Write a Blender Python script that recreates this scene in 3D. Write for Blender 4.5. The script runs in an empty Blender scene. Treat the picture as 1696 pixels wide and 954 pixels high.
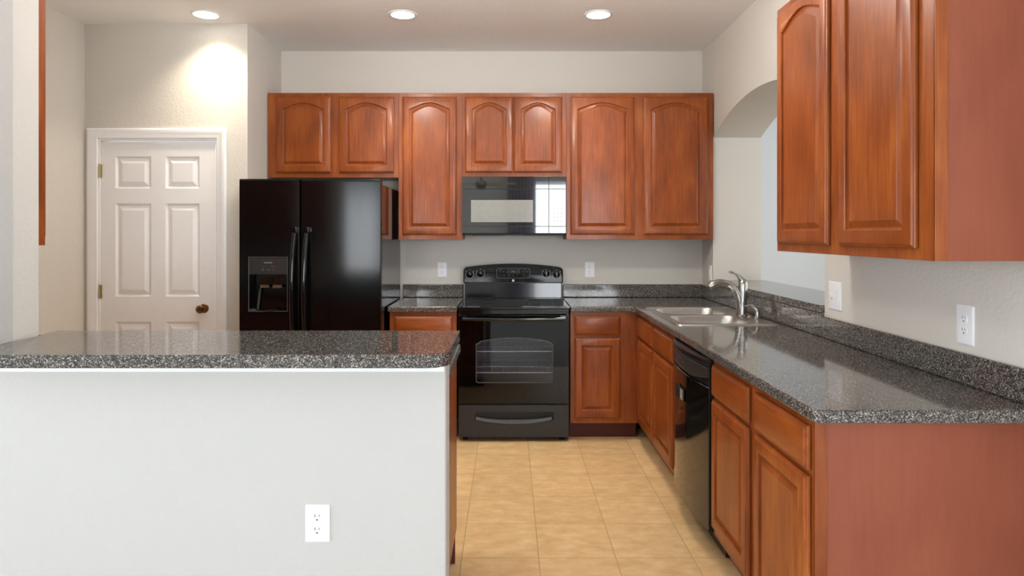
import bpy, bmesh, math, random
from mathutils import Vector, Matrix
random.seed(4)
PI = math.pi
SC = bpy.context.scene
C = SC.collection

# ------------------------------------------------------------------ camera
H_CAM = 1.41
F = 1090.0
cam = bpy.data.cameras.new('camera'); cam.sensor_width = 36.0
cam.lens = F / 1696 * 36.0
cam.shift_x = (848 - 842) / 1696
cam.shift_y = -(477 - 387) / 1696
cam.clip_start = 0.05
co = bpy.data.objects.new('camera', cam); C.objects.link(co)
co.location = (0, 0, H_CAM); co.rotation_euler = (PI / 2, 0, 0)
SC.camera = co

# ------------------------------------------------------------------ world, daylight, added fill, exposure
w = bpy.data.worlds.new('daylight'); SC.world = w; w.use_nodes = True
bg = w.node_tree.nodes['Background']
bg.inputs[0].default_value = (0.86, 0.93, 1.0, 1); bg.inputs[1].default_value = 2.0
vs = SC.view_settings
SC.display_settings.display_device = 'sRGB'
vs.view_transform = 'Standard'; vs.look = 'None'; vs.gamma = 1.0; vs.use_curve_mapping = False
vs.exposure = 0.45

def area(name, loc, rot, sx, sy, power, col):
    l = bpy.data.lights.new(name, 'AREA'); l.shape = 'RECTANGLE'; l.size = sx; l.size_y = sy
    l.energy = power; l.color = col
    o = bpy.data.objects.new(name, l); C.objects.link(o); o.location = loc; o.rotation_euler = rot
    return o
# daylight outside the living-room glass (facing +Y) and the small window; then added fill lamps
area('daylight_patio', (2.1, -6.35, 1.5), (PI / 2 + .75, 0, 0), 3.9, 3.2, 320, (0.95, 0.97, 1.0))
area('daylight_window', (-2.7, -5.4, 1.5), (PI / 2 + .6, 0, 0), 1.8, 2.0, 76, (0.95, 0.97, 1.0))
area('added_fill_side', (5.0, 0.2, 1.5), (PI / 2, 0, PI / 2), 3.2, 2.2, 92, (0.92, 0.97, 1.0))  # facing -X through an invented side window, extra fill for the living room
area('added_fill_dining', (5.0, 4.6, 1.5), (PI / 2, 0, PI / 2), 1.8, 1.8, 24, (0.80, 0.91, 1.0))  # added behind an invented window to light the wall beyond the arch
area('added_fill_left', (-4.7, -.1, 1.4), (PI / 2 + .6, 0, -PI / 2), 2.8, 2.0, 120, (0.95, 0.97, 1.0))  # added behind an invented window to light the right wall and end panels
CAN_POWER = 4.5
FILL_GLOW = 52  # glow strength of the added fill globes

# ------------------------------------------------------------------ helpers
def P(px, py, Y):
    return Vector(((px - 842) * Y / F, Y, H_CAM - (py - 387) * Y / F))

class MB:
    """collects shapes in one bmesh; off is subtracted (to turn world into local coordinates)"""
    def __init__(self, off=(0, 0, 0)):
        self.bm = bmesh.new(); self.off = Vector(off)
    def v(self, p):
        return self.bm.verts.new(Vector(p) - self.off)
    def face(self, vs_):
        try:
            return self.bm.faces.new(vs_)
        except ValueError:
            return None
    def box(self, x0, x1, y0, y1, z0, z1):
        q = [self.v(p) for p in ((x0,y0,z0),(x1,y0,z0),(x1,y1,z0),(x0,y1,z0),(x0,y0,z1),(x1,y0,z1),(x1,y1,z1),(x0,y1,z1))]
        for f in ((0,3,2,1),(4,5,6,7),(0,1,5,4),(1,2,6,5),(2,3,7,6),(3,0,4,7)):
            self.face([q[i] for i in f])
        return self
    def loops(self, rings, cap0=True, cap1=True, closed=False):
        R = [[self.v(p) for p in r] for r in rings]
        n = len(R[0]); m = len(R)
        for i in range(m if closed else m - 1):
            a, b = R[i], R[(i + 1) % m]
            for j in range(n):
                self.face([a[j], a[(j + 1) % n], b[(j + 1) % n], b[j]])
        if not closed:
            if cap0: self.face(list(reversed(R[0])))
            if cap1: self.face(R[-1])
        return self
    def tube(self, pts, rad, seg=14, sq=None):
        pts = [Vector(p) for p in pts]
        n = len(pts)
        if not hasattr(rad, '__len__'): rad = [rad] * n
        rings = []; up = None
        for i, p in enumerate(pts):
            t = (pts[min(i + 1, n - 1)] - pts[max(i - 1, 0)]).normalized()
            if up is None:
                up = Vector((0, 0, 1)) if abs(t.z) < .9 else Vector((0, 1, 0))
            a = (up - t * up.dot(t)).normalized(); up = a
            b = t.cross(a)
            r = rad[i]; ra, rb = (r if hasattr(r, '__len__') else (r, r))
            rings.append([p + a * math.cos(2*PI*k/seg) * ra + b * math.sin(2*PI*k/seg) * rb for k in range(seg)])
        return self.loops(rings)
    def lathe(self, prof, c, axis='z', seg=24):
        """prof: list of (radius, height along axis)"""
        c = Vector(c); rings = []
        for r, h in prof:
            ring = []
            for k in range(seg):
                a = 2 * PI * k / seg; u, v_ = r * math.cos(a), r * math.sin(a)
                if axis == 'z': q = (u, v_, h)
                elif axis == 'y': q = (u, h, v_)
                else: q = (h, u, v_)
                ring.append(c + Vector(q))
            rings.append(ring)
        return self.loops(rings)
    def cells(self, xs, zs, y0, y1, holes):
        """plate in XZ between y0 and y1, rectangular holes (x0,x1,z0,z1)"""
        xs = sorted(set(round(x, 5) for x in xs + [h[0] for h in holes] + [h[1] for h in holes]))
        zs = sorted(set(round(z, 5) for z in zs + [h[2] for h in holes] + [h[3] for h in holes]))
        def full(i, j):
            if i < 0 or j < 0 or i >= len(xs) - 1 or j >= len(zs) - 1: return False
            cx, cz = (xs[i] + xs[i+1]) / 2, (zs[j] + zs[j+1]) / 2
            return not any(h[0] < cx < h[1] and h[2] < cz < h[3] for h in holes)
        cache = {}
        def vv(i, j, k):
            if (i, j, k) not in cache: cache[(i, j, k)] = self.v((xs[i], (y0, y1)[k], zs[j]))
            return cache[(i, j, k)]
        for i in range(len(xs) - 1):
            for j in range(len(zs) - 1):
                if not full(i, j): continue
                self.face([vv(i,j,0), vv(i+1,j,0), vv(i+1,j+1,0), vv(i,j+1,0)])
                self.face([vv(i,j,1), vv(i,j+1,1), vv(i+1,j+1,1), vv(i+1,j,1)])
                if not full(i-1, j): self.face([vv(i,j,0), vv(i,j+1,0), vv(i,j+1,1), vv(i,j,1)])
                if not full(i+1, j): self.face([vv(i+1,j,0), vv(i+1,j,1), vv(i+1,j+1,1), vv(i+1,j+1,0)])
                if not full(i, j-1): self.face([vv(i,j,0), vv(i,j,1), vv(i+1,j,1), vv(i+1,j,0)])
                if not full(i, j+1): self.face([vv(i,j+1,0), vv(i+1,j+1,0), vv(i+1,j+1,1), vv(i,j+1,1)])
        return self
    def plate(self, outline, holes, vec):
        """planar outline (3-D points) with hole outlines, thickened by vec"""
        es = []
        for lp in [outline] + holes:
            q = [self.v(p) for p in lp]
            es += [self.bm.edges.new((q[i], q[(i + 1) % len(q)])) for i in range(len(q))]
        r = bmesh.ops.triangle_fill(self.bm, use_beauty=True, use_dissolve=False, edges=es)
        fs = [g for g in r['geom'] if isinstance(g, bmesh.types.BMFace)]
        e = bmesh.ops.extrude_face_region(self.bm, geom=fs, use_keep_orig=True)
        bmesh.ops.translate(self.bm, vec=Vector(vec), verts=[g for g in e['geom'] if isinstance(g, bmesh.types.BMVert)])
        return self
    def build(self, name, mat, parent=None, bevel=0, seg=2, angle=32, smooth=True):
        bm = self.bm
        bmesh.ops.recalc_face_normals(bm, faces=bm.faces)
        me = bpy.data.meshes.new(name); bm.to_mesh(me); bm.free()
        me.materials.append(mat)
        if smooth:
            me.shade_smooth(); me.set_sharp_from_angle(angle=math.radians(angle))
        o = bpy.data.objects.new(name, me); C.objects.link(o)
        if parent: o.parent = parent
        if bevel:
            m = o.modifiers.new('bevel', 'BEVEL'); m.width = bevel; m.segments = seg
            m.limit_method = 'ANGLE'; m.angle_limit = math.radians(40)
            m.harden_normals = True
        return o

def thing(name, label, cat, loc=(0, 0, 0), rotz=0, group=None):
    o = bpy.data.objects.new(name, None); C.objects.link(o); o.empty_display_size = .1
    o.location = loc; o.rotation_euler = (0, 0, rotz); o['label'] = label; o['category'] = cat
    if group: o['group'] = group
    return o
def tag(o, label, cat, group=None):
    o['label'] = label; o['category'] = cat
    if group: o['group'] = group
    return o
def struct(o, label=None, cat=None):
    o['kind'] = 'structure'
    if label: o['label'] = label
    if cat: o['category'] = cat
    return o

def rrect(x0, x1, y0, y1, r, n=6):
    pts = []
    for cx, cy, a0 in ((x1 - r, y1 - r, 0), (x0 + r, y1 - r, PI/2), (x0 + r, y0 + r, PI), (x1 - r, y0 + r, 1.5*PI)):
        for k in range(n + 1):
            a = a0 + PI / 2 * k / n
            pts.append((cx + r * math.cos(a), cy + r * math.sin(a)))
    return pts

def lettering(txt, size, mat, parent, loc, rot, depth=.0004, align='CENTER'):
    cu = bpy.data.curves.new('lettering', 'FONT'); cu.body = txt; cu.size = size
    cu.align_x = align; cu.align_y = 'CENTER'; cu.extrude = depth
    tmp = bpy.data.objects.new('lettering_tmp', cu); C.objects.link(tmp)
    dg = bpy.context.evaluated_depsgraph_get(); dg.update()
    me = bpy.data.meshes.new_from_object(tmp.evaluated_get(dg))
    bpy.data.objects.remove(tmp); bpy.data.curves.remove(cu)
    me.materials.clear(); me.materials.append(mat)
    o = bpy.data.objects.new('lettering', me); C.objects.link(o); o.parent = parent
    o.location = loc; o.rotation_euler = rot
    return o

# ------------------------------------------------------------------ materials
def s2l(c):
    return tuple((x / 255 / 12.92) if x / 255 <= .04045 else ((x / 255 + .055) / 1.055) ** 2.4 for x in c)
class NT:
    def __init__(self, name):
        self.m = bpy.data.materials.new(name); self.m.use_nodes = True
        self.t = self.m.node_tree; self.b = self.t.nodes['Principled BSDF']
    def n(self, typ, **kw):
        nd = self.t.nodes.new(typ)
        for k, v in kw.items(): setattr(nd, k, v)
        return nd
    def l(self, a, b): self.t.links.new(a, b)
    def ramp(self, stops, interp='LINEAR'):
        r = self.n('ShaderNodeValToRGB'); r.color_ramp.interpolation = interp
        el = r.color_ramp.elements
        while len(el) < len(stops): el.new(0.5)
        for e, (p, c) in zip(el, stops): e.position = p; e.color = (*c, 1)
        return r
    def set(self, **kw):
        for k, v in kw.items(): self.b.inputs[k.replace('_', ' ')].default_value = v
        return self
    def bump(self, height, strength, dist):
        bp = self.n('ShaderNodeBump'); bp.inputs['Strength'].default_value = strength; bp.inputs['Distance'].default_value = dist
        self.l(height, bp.inputs['Height']); self.l(bp.outputs[0], self.b.inputs['Normal'])

def plain(name, srgb, rough=.5, metal=0, coat=0, spec=.5, noise=0.04, nscale=30):
    """a plain surface whose tone wanders a little over the object"""
    k = NT(name); c = s2l(srgb)
    tc = k.n('ShaderNodeTexCoord'); nz = k.n('ShaderNodeTexNoise'); nz.inputs['Scale'].default_value = nscale
    k.l(tc.outputs['Object'], nz.inputs['Vector'])
    r = k.ramp([(.3, tuple(x * (1 - noise) for x in c)), (.7, tuple(min(1, x * (1 + noise)) for x in c))])
    k.l(nz.outputs[0], r.inputs[0]); k.l(r.outputs[0], k.b.inputs['Base Color'])
    k.set(Roughness=rough, Metallic=metal, Coat_Weight=coat, Specular_IOR_Level=spec)
    return k.m

def paint(name, srgb, rough=.75, bump=.14, scale=60, dist=.004):
    k = NT(name); c = s2l(srgb)
    tc = k.n('ShaderNodeTexCoord')
    nz = k.n('ShaderNodeTexNoise'); nz.inputs['Scale'].default_value = scale; nz.inputs['Detail'].default_value = 3
    k.l(tc.outputs['Object'], nz.inputs['Vector'])
    r = k.ramp([(.42, (0, 0, 0)), (.6, (1, 1, 1))])
    k.l(nz.outputs[0], r.inputs[0]); k.bump(r.outputs[0], bump, dist)
    k.set(Base_Color=(*c, 1), Roughness=rough, Specular_IOR_Level=.3)
    return k.m

def wood(name, dark, mid, light, axis='z', rough=.36, coat=.18, grain=1.0):
    k = NT(name)
    tc = k.n('ShaderNodeTexCoord'); oi = k.n('ShaderNodeObjectInfo')
    off = k.n('ShaderNodeVectorMath', operation='SCALE'); off.inputs[0].default_value = (7.3, 3.1, 5.7)
    k.l(oi.outputs['Random'], off.inputs['Scale'])
    add = k.n('ShaderNodeVectorMath', operation='ADD'); k.l(tc.outputs['Object'], add.inputs[0]); k.l(off.outputs[0], add.inputs[1])
    mp = k.n('ShaderNodeMapping')
    mp.inputs['Scale'].default_value = {'z': (1, 1, .07), 'x': (.07, 1, 1), 'y': (1, .07, 1)}[axis]
    k.l(add.outputs[0], mp.inputs['Vector'])
    n1 = k.n('ShaderNodeTexNoise'); n1.inputs['Scale'].default_value = 70; n1.inputs['Detail'].default_value = 5; n1.inputs['Roughness'].default_value = .65
    k.l(mp.outputs[0], n1.inputs['Vector'])
    mp2 = k.n('ShaderNodeMapping')
    mp2.inputs['Scale'].default_value = {'z': (1, 1, .45), 'x': (.45, 1, 1), 'y': (1, .45, 1)}[axis]
    k.l(add.outputs[0], mp2.inputs['Vector'])
    n2 = k.n('ShaderNodeTexNoise'); n2.inputs['Scale'].default_value = 7; n2.inputs['Detail'].default_value = 3
    n2.inputs['Distortion'].default_value = .15
    k.l(mp2.outputs[0], n2.inputs['Vector'])
    mx = k.n('ShaderNodeMath', operation='MULTIPLY_ADD'); mx.inputs[1].default_value = .42 * grain
    k.l(n1.outputs[0], mx.inputs[0])
    m2 = k.n('ShaderNodeMath', operation='MULTIPLY'); m2.inputs[1].default_value = .5; k.l(n2.outputs[0], m2.inputs[0])
    k.l(m2.outputs[0], mx.inputs[2])
    r = k.ramp([(.22, s2l(dark)), (.46, s2l(mid)), (.70, s2l(light))])
    k.l(mx.outputs[0], r.inputs[0]); k.l(r.outputs[0], k.b.inputs['Base Color'])
    k.set(Roughness=rough, Coat_Weight=coat, Coat_Roughness=.14, Specular_IOR_Level=.32)
    return k.m

def laminate(name):
    k = NT(name)
    tc = k.n('ShaderNodeTexCoord')
    vo = k.n('ShaderNodeTexVoronoi'); vo.inputs['Scale'].default_value = 380
    k.l(tc.outputs['Object'], vo.inputs['Vector'])
    sep = k.n('ShaderNodeSeparateColor'); k.l(vo.outputs['Color'], sep.inputs[0])
    r = k.ramp([(0, s2l((38, 36, 37))), (.22, s2l((60, 57, 55))), (.46, s2l((88, 83, 78))), (.74, s2l((126, 120, 113))), (.92, s2l((178, 172, 164)))], 'CONSTANT')
    k.l(sep.outputs[0], r.inputs[0])
    k.l(r.outputs[0], k.b.inputs['Base Color'])
    k.set(Roughness=.08, Specular_IOR_Level=.62)
    return k.m

def tile_floor():
    k = NT('beige_floor_tile')
    tc = k.n('ShaderNodeTexCoord'); mp = k.n('ShaderNodeMapping'); k.l(tc.outputs['Object'], mp.inputs['Vector'])
    T = .335
    mp.inputs['Location'].default_value = (-(.134 % T) + T + .002, -(4.205 % T) + T + .002, 0)
    br = k.n('ShaderNodeTexBrick', offset=0, squash=1)
    br.inputs['Scale'].default_value = 1; br.inputs['Brick Width'].default_value = T; br.inputs['Row Height'].default_value = T
    br.inputs['Mortar Size'].default_value = .0028; br.inputs['Mortar Smooth'].default_value = .2; br.inputs['Bias'].default_value = 0
    br.inputs['Color1'].default_value = (.93, .93, .93, 1); br.inputs['Color2'].default_value = (1.05, 1.05, 1.05, 1)
    br.inputs['Mortar'].default_value = (1, 1, 1, 1)
    k.l(mp.outputs[0], br.inputs['Vector'])
    n1 = k.n('ShaderNodeTexNoise'); n1.inputs['Scale'].default_value = 9; n1.inputs['Detail'].default_value = 6; n1.inputs['Roughness'].default_value = .62
    m1 = k.n('ShaderNodeMapping'); m1.inputs['Scale'].default_value = (1, 1.6, 1); k.l(tc.outputs['Object'], m1.inputs['Vector'])
    k.l(m1.outputs[0], n1.inputs['Vector'])
    r = k.ramp([(.3, s2l((205, 167, 115))), (.52, s2l((219, 186, 137))), (.72, s2l((231, 204, 160)))])
    k.l(n1.outputs[0], r.inputs[0])
    mu = k.n('ShaderNodeMix', data_type='RGBA', blend_type='MULTIPLY'); mu.inputs['Factor'].default_value = 1
    k.l(r.outputs[0], mu.inputs['A']); k.l(br.outputs['Color'], mu.inputs['B'])
    mi = k.n('ShaderNodeMix', data_type='RGBA'); k.l(br.outputs['Fac'], mi.inputs['Factor'])
    k.l(mu.outputs['Result'], mi.inputs['A']); mi.inputs['B'].default_value = (*s2l((190, 158, 116)), 1)
    k.l(mi.outputs['Result'], k.b.inputs['Base Color'])
    inv = k.n('ShaderNodeMath', operation='SUBTRACT'); inv.inputs[0].default_value = 1; k.l(br.outputs['Fac'], inv.inputs[1])
    k.bump(inv.outputs[0], .5, .002)
    k.set(Roughness=.42, Specular_IOR_Level=.4)
    return k.m

def thin_glass(name, tint, gloss, grough=.0):
    k = NT(name); k.t.nodes.remove(k.b)
    out = k.t.nodes['Material Output']
    tr = k.n('ShaderNodeBsdfTransparent'); tr.inputs[0].default_value = (*tint, 1)
    gl = k.n('ShaderNodeBsdfGlossy'); gl.inputs['Roughness'].default_value = grough; gl.inputs['Color'].default_value = (1, 1, 1, 1)
    lw = k.n('ShaderNodeFresnel'); lw.inputs[0].default_value = 1.5
    ma = k.n('ShaderNodeMath', operation='MULTIPLY'); ma.inputs[1].default_value = gloss; k.l(lw.outputs[0], ma.inputs[0])
    mx = k.n('ShaderNodeMixShader'); k.l(ma.outputs[0], mx.inputs[0]); k.l(tr.outputs[0], mx.inputs[1]); k.l(gl.outputs[0], mx.inputs[2])
    k.l(mx.outputs[0], out.inputs[0])
    return k.m

def emit(name, col, strength):
    k = NT(name); k.set(Base_Color=(*col, 1), Emission_Color=(*col, 1), Emission_Strength=strength, Roughness=.6)
    return k.m

M = {}
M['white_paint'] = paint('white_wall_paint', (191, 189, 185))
M['beige_paint'] = paint('greige_wall_paint', (211, 206, 198))
M['ceiling'] = paint('ceiling_paint', (250, 250, 251), scale=40)
M['living_paint'] = paint('living_room_paint', (238, 238, 236))  # unseen living-room walls, made whiter to bounce more light
M['dining_paint'] = paint('pale_blue_grey_dining_paint', (205, 209, 213))
M['bounce_carpet'] = plain('pale_grey_bounce_carpet', (214, 212, 208), .95, nscale=200)  # invented for the unseen living-room floor, to bounce neutral light onto the ceiling
M['trim'] = plain('white_trim_paint', (240, 240, 241), .38, noise=.01)
M['door_white'] = plain('white_door_paint', (237, 236, 237), .4, noise=.01)
M['tile'] = tile_floor()
WD, WM, WL = (98, 44, 14), (139, 68, 24), (175, 99, 39)
M['wood'] = wood('cherry_wood', WD, WM, WL, 'z')
M['wood_h'] = wood('cherry_wood_horizontal_grain', WD, WM, WL, 'x')
M['end_lam'] = wood('reddish_cherry_laminate', (130, 66, 44), (143, 76, 52), (154, 86, 61), 'z', rough=.42, coat=.05, grain=.8)
M['toe'] = wood('dark_cherry_toe_kick', (70, 30, 20), (92, 42, 28), (108, 52, 36), 'x', rough=.5, coat=0)
M['inside'] = plain('cabinet_interior', (120, 82, 58), .6)
M['lam'] = laminate('speckled_grey_laminate')
M['black'] = plain('gloss_black_enamel', (9, 9, 10), .09, spec=.5, coat=.2)
M['fridge_black'] = plain('refrigerator_black_enamel', (9, 9, 10), .15, spec=.45)
M['black_glass'] = plain('black_glass', (6, 6, 7), .03, spec=.6)
M['black_satin'] = plain('satin_black', (20, 20, 21), .28, spec=.5)
M['black_matte'] = plain('matte_black', (12, 12, 12), .55)
M['grey_panel'] = plain('dark_grey_panel', (46, 46, 47), .4)
M['grey_handle'] = plain('charcoal_plastic', (74, 74, 75), .3)
M['mw_glass'] = plain('microwave_black_glass', (34, 34, 33), .03, spec=.9, coat=.7)
M['mw_window'] = plain('microwave_window_screen', (146, 147, 144), .06, spec=.6)
M['steel'] = plain('brushed_stainless_steel', (202, 200, 196), .3, metal=1, noise=.03)
M['nickel'] = plain('brushed_nickel', (168, 165, 160), .25, metal=1, noise=.03)
M['brass'] = plain('antique_brass', (140, 112, 74), .28, metal=1)
M['hinge'] = plain('hinge_brass', (190, 176, 130), .35, metal=1)
M['plastic'] = plain('white_plastic', (240, 240, 243), .35, noise=.01)
M['slot'] = plain('dark_slot', (58, 54, 52), .6)
M['mark'] = plain('pale_grey_print', (196, 196, 192), .5)
M['mark_dim'] = plain('grey_print', (118, 118, 116), .5)
M['red_mark'] = plain('red_print', (150, 48, 36), .5)
M['green'] = emit('green_display_digits', s2l((30, 110, 50)), .35)
M['amber'] = plain('translucent_paddle', (150, 125, 104), .3)
M['clear'] = thin_glass('clear_plastic', (.85, .85, .85), .8, .02)
M['oven_pane'] = thin_glass('smoked_oven_glass', (.82, .82, .84), .7, .01)
M['cavity'] = plain('oven_enamel', (120, 120, 126), .5)
M['oven_black'] = plain('oven_black_glass', (5, 5, 5), .03, spec=.4)
M['panel_black'] = plain('control_panel_black', (7, 6, 6), .12, spec=.22)
M['drawer_black'] = plain('drawer_black_enamel', (36, 36, 38), .3, spec=.45)
M['wire'] = plain('chrome_wire', (225, 224, 220), .25, metal=.6)
M['pane'] = thin_glass('window_glass', (.97, .98, .98), 1.0)
M['lamp'] = emit('lamp_lens', (1.0, .95, .86), 7)
M['globe'] = emit('added_globe_glow', (1.0, .95, .88), FILL_GLOW)  # glow of the globes added to brighten the kitchen
M['curtain'] = plain('grey_violet_curtain', (150, 145, 160), .9)
_t = M['curtain'].node_tree; _tr = _t.nodes.new('ShaderNodeBsdfTranslucent'); _tr.inputs[0].default_value = (.8, .77, .9, 1)
_mx = _t.nodes.new('ShaderNodeMixShader'); _mx.inputs[0].default_value = .5
_t.links.new(_t.nodes['Principled BSDF'].outputs[0], _mx.inputs[1]); _t.links.new(_tr.outputs[0], _mx.inputs[2]); _t.links.new(_mx.outputs[0], _t.nodes['Material Output'].inputs[0])
M['fan_wood'] = plain('pale_fan_blade', (206, 180, 140), .4)

# ------------------------------------------------------------------ room shell
CEIL = 2.835
XL, XR, YB = -2.881, 1.514, 5.14        # kitchen left wall, right wall, back wall
YP = 4.473                              # pantry wall
XA = -1.773                             # fridge alcove side
struct(MB().box(-4.4, 4.9, 1.95, 7.0, -.1, 0).build('floor', M['tile'], smooth=False))
struct(MB().box(-4.4, 4.9, -5.2, 1.95, -.1, 0).build('floor_living', M['bounce_carpet'], smooth=False))
struct(MB().box(-4.4, 4.9, -5.2, 7.0, CEIL, CEIL + .1).build('ceiling', M['ceiling'], smooth=False))
struct(MB().box(XA, XR, YB, YB + .12, 0, CEIL).build('wall_back', M['beige_paint'], smooth=False))
# pantry wall with the door opening, and its return beside the refrigerator
DX0, DX1, DZ = -2.795, -1.976, 2.062
pw = MB().cells([XL - .12, XA], [0, CEIL], YP, YP + .12, [(DX0, DX1, -.001, DZ)])
pw.box(XA - .12, XA, YP + .12, YB + .12, 0, CEIL)
struct(pw.build('wall_pantry', M['beige_paint'], smooth=False))
struct(MB().box(XL - .12, XL, 2.22, YP, 0, CEIL).build('wall_left', M['beige_paint'], smooth=False))
# right partition with the arched pass-through
Y0, Y1, ZS, RISE, ZSILL = 3.15, 4.868, 2.12, .18, 1.030
R = ((Y1 - Y0) ** 2 / 4 + RISE ** 2) / (2 * RISE); yc = (Y0 + Y1) / 2
arch = [(XR, Y0, ZSILL), (XR, Y1, ZSILL)]
for i in range(33):
    y = Y1 + (Y0 - Y1) * i / 32
    arch.append((XR, y, ZS + math.sqrt(R * R - (y - yc) ** 2) - (R - RISE)))
wr = MB().plate([(XR, 1.0, 0), (XR, YB + .12, 0), (XR, YB + .12, CEIL), (XR, 1.0, CEIL)], [arch], (.354, 0, 0))
struct(wr.build('wall_right', M['beige_paint'], angle=25))
# half-height wall under the bar, and the stub of wall at its left end
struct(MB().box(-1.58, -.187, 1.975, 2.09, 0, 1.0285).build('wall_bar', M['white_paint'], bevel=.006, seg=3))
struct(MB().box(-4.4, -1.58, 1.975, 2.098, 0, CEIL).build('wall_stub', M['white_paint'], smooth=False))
struct(MB().box(XL, -1.586, 2.098, 2.222, 0, CEIL).build('wall_kitchen_front', M['beige_paint'], smooth=False))
struct(MB().box(-1.575, -.19, 1.955, 1.975, .999, 1.0285).build('trim_bar', M['trim'], bevel=.003))
# living room behind the camera and dining room beyond the arch
WIN1 = (.45, 3.85, .06, 2.62); WIN2 = (-3.6, -1.8, .62, 2.5)
struct(MB().cells([-4.4, 4.9], [0, CEIL], -5.12, -5.0, [WIN1, WIN2]).build('wall_front', M['living_paint'], smooth=False))
lw = MB()
for a, b, c, d in ((-5.0, -1.5, 0, CEIL), (-1.5, 1.3, 0, .45), (-1.5, 1.3, 2.5, CEIL), (1.3, 1.975, 0, CEIL)):
    lw.box(-4.4, -4.3, a, b, c, d)
struct(lw.build('wall_living_left', M['living_paint'], smooth=False))
sw = MB()
for a, b, c, d in ((-5.0, -1.3, 0, CEIL), (-1.3, 1.7, 0, .45), (-1.3, 1.7, 2.5, CEIL), (1.7, 3.8, 0, CEIL), (3.8, 5.5, 0, .7), (3.8, 5.5, 2.3, CEIL), (5.5, 7.0, 0, CEIL)):
    sw.box(4.7, 4.8, a, b, c, d)
struct(sw.build('wall_dining_right', M['living_paint'], smooth=False))
struct(MB().box(XR + .354, 4.7, 6.5, 6.6, 0, CEIL).build('wall_dining_back', M['dining_paint'], smooth=False))
def window(name, x0, x1, z0, z1, y, nx):
    o = bpy.data.objects.new(name, None); C.objects.link(o); o.location = (0, y, 0); o['kind'] = 'structure'
    ws = (x1 - x0) / nx
    holes = [(x0 + i * ws + .05, x0 + (i + 1) * ws - .05, z0 + .06, z1 - .06) for i in range(nx)]
    MB().cells([x0, x1], [z0, z1], -.09, -.03, holes).build('window_frame', M['trim'], o, bevel=.004)
    for h in holes:
        MB().box(h[0], h[1], -.062, -.058, h[2], h[3]).build('window_pane', M['pane'], o, smooth=False)
window('window_1', *WIN1, -5.0, 3)
window('window_2', *WIN2, -5.0, 2)
def added_window(name, y0, y1, z0, z1, n, x=4.7, rz=PI / 2):  # unseen windows added as openings for the fill lamps
    o = bpy.data.objects.new(name, None); C.objects.link(o); o.location = (x, y0 if x > 0 else y1, 0); o.rotation_euler = (0, 0, rz); o['kind'] = 'structure'
    ws = (y1 - y0) / n
    holes = [(i * ws + .05, (i + 1) * ws - .05, z0 + .06, z1 - .06) for i in range(n)]
    MB().cells([0, y1 - y0], [z0, z1], -.09, -.03, holes).build('window_frame', M['trim'], o, bevel=.004)
    for h in holes:
        MB().box(h[0], h[1], -.062, -.058, h[2], h[3]).build('window_pane', M['pane'], o, smooth=False)
added_window('added_window_3', -1.3, 1.7, .45, 2.5, 3)
added_window('added_window_4', 3.8, 5.5, .7, 2.3, 2)
added_window('added_window_5', -1.5, 1.3, .45, 2.5, 3, -4.3, -PI / 2)

# ------------------------------------------------------------------ pantry door
dr = bpy.data.objects.new('door_1', None); C.objects.link(dr); dr.location = ((DX0 + DX1) / 2, YP, 0); dr['kind'] = 'structure'
dr['label'] = 'white six-panel pantry door with brass knob'; dr['category'] = 'door'
DO = dr.location
def casing():
    prof = [(0, .000), (0, .013), (.012, .018), (.024, .018), (.036, .014), (.058, .011), (.066, .009), (.070, .006), (.070, 0)]
    b = MB(DO)
    x0, x1, z1 = DX0 + .006, DX1 - .006, DZ - .006
    def path(d):   # d outward from the opening
        return [(x0 - d, 0), (x0 - d, z1 + d), (x1 + d, z1 + d), (x1 + d, 0)]
    W_ = .070
    rings = [[(path(W_ - d)[k][0], YP - h, path(W_ - d)[k][1]) for d, h in prof] for k in range(4)]
    b.loops(rings)
    return b.build('door_casing', M['trim'], dr, angle=20)
casing()
jb = MB(DO)
jb.box(DX0, DX0 + .018, YP, YP + .12, 0, DZ).box(DX1 - .018, DX1, YP, YP + .12, 0, DZ).box(DX0 + .018, DX1 - .018, YP, YP + .12, DZ - .018, DZ)
jb.build('door_jamb', M['trim'], dr)
SX0, SX1, SZ = DX0 + .021, DX1 - .021, DZ - .024     # slab
def slab_door():
    b = MB(DO); y = YP + .012; t = .038
    pan = []
    lx = [(191, 250), (274, 330)]
    for a, c in lx:
        for p, q in ((259, 312), (337, 491), (533, 700)):
            xa, za = P(a, q, YP + .01).x, P(a, q, YP + .01).z
            xb, zb = P(c, p, YP + .01).x, P(c, p, YP + .01).z
            pan.append((xa, xb, max(za, .24), zb))
    b.cells([SX0, SX1], [.012, SZ], y, y + t, pan)
    for x0, x1, z0, z1 in pan:
        ring = lambda d, yy: [(x0 + d, yy, z0 + d), (x1 - d, yy, z0 + d), (x1 - d, yy, z1 - d), (x0 + d, yy, z1 - d)]
        b.loops([ring(0, y), ring(.004, y + .005), ring(.012, y + .012), ring(.018, y + .012), ring(.046, y + .001)], cap0=False)
    return b.build('door_slab', M['door_white'], dr, angle=20)
slab = slab_door()
kx, kz = P(337, 511, YP).x, P(337, 511, YP).z
MB(DO).lathe([(.001, .012), (.031, .012), (.032, .008), (.028, .002), (.013, -.002), (.012, -.03), (.02, -.036), (.027, -.046), (.028, -.056), (.022, -.066), (.011, -.069), (.010, -.066), (.001, -.066)], (kx, YP, kz), 'y').build('door_knob', M['brass'], dr)
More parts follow.
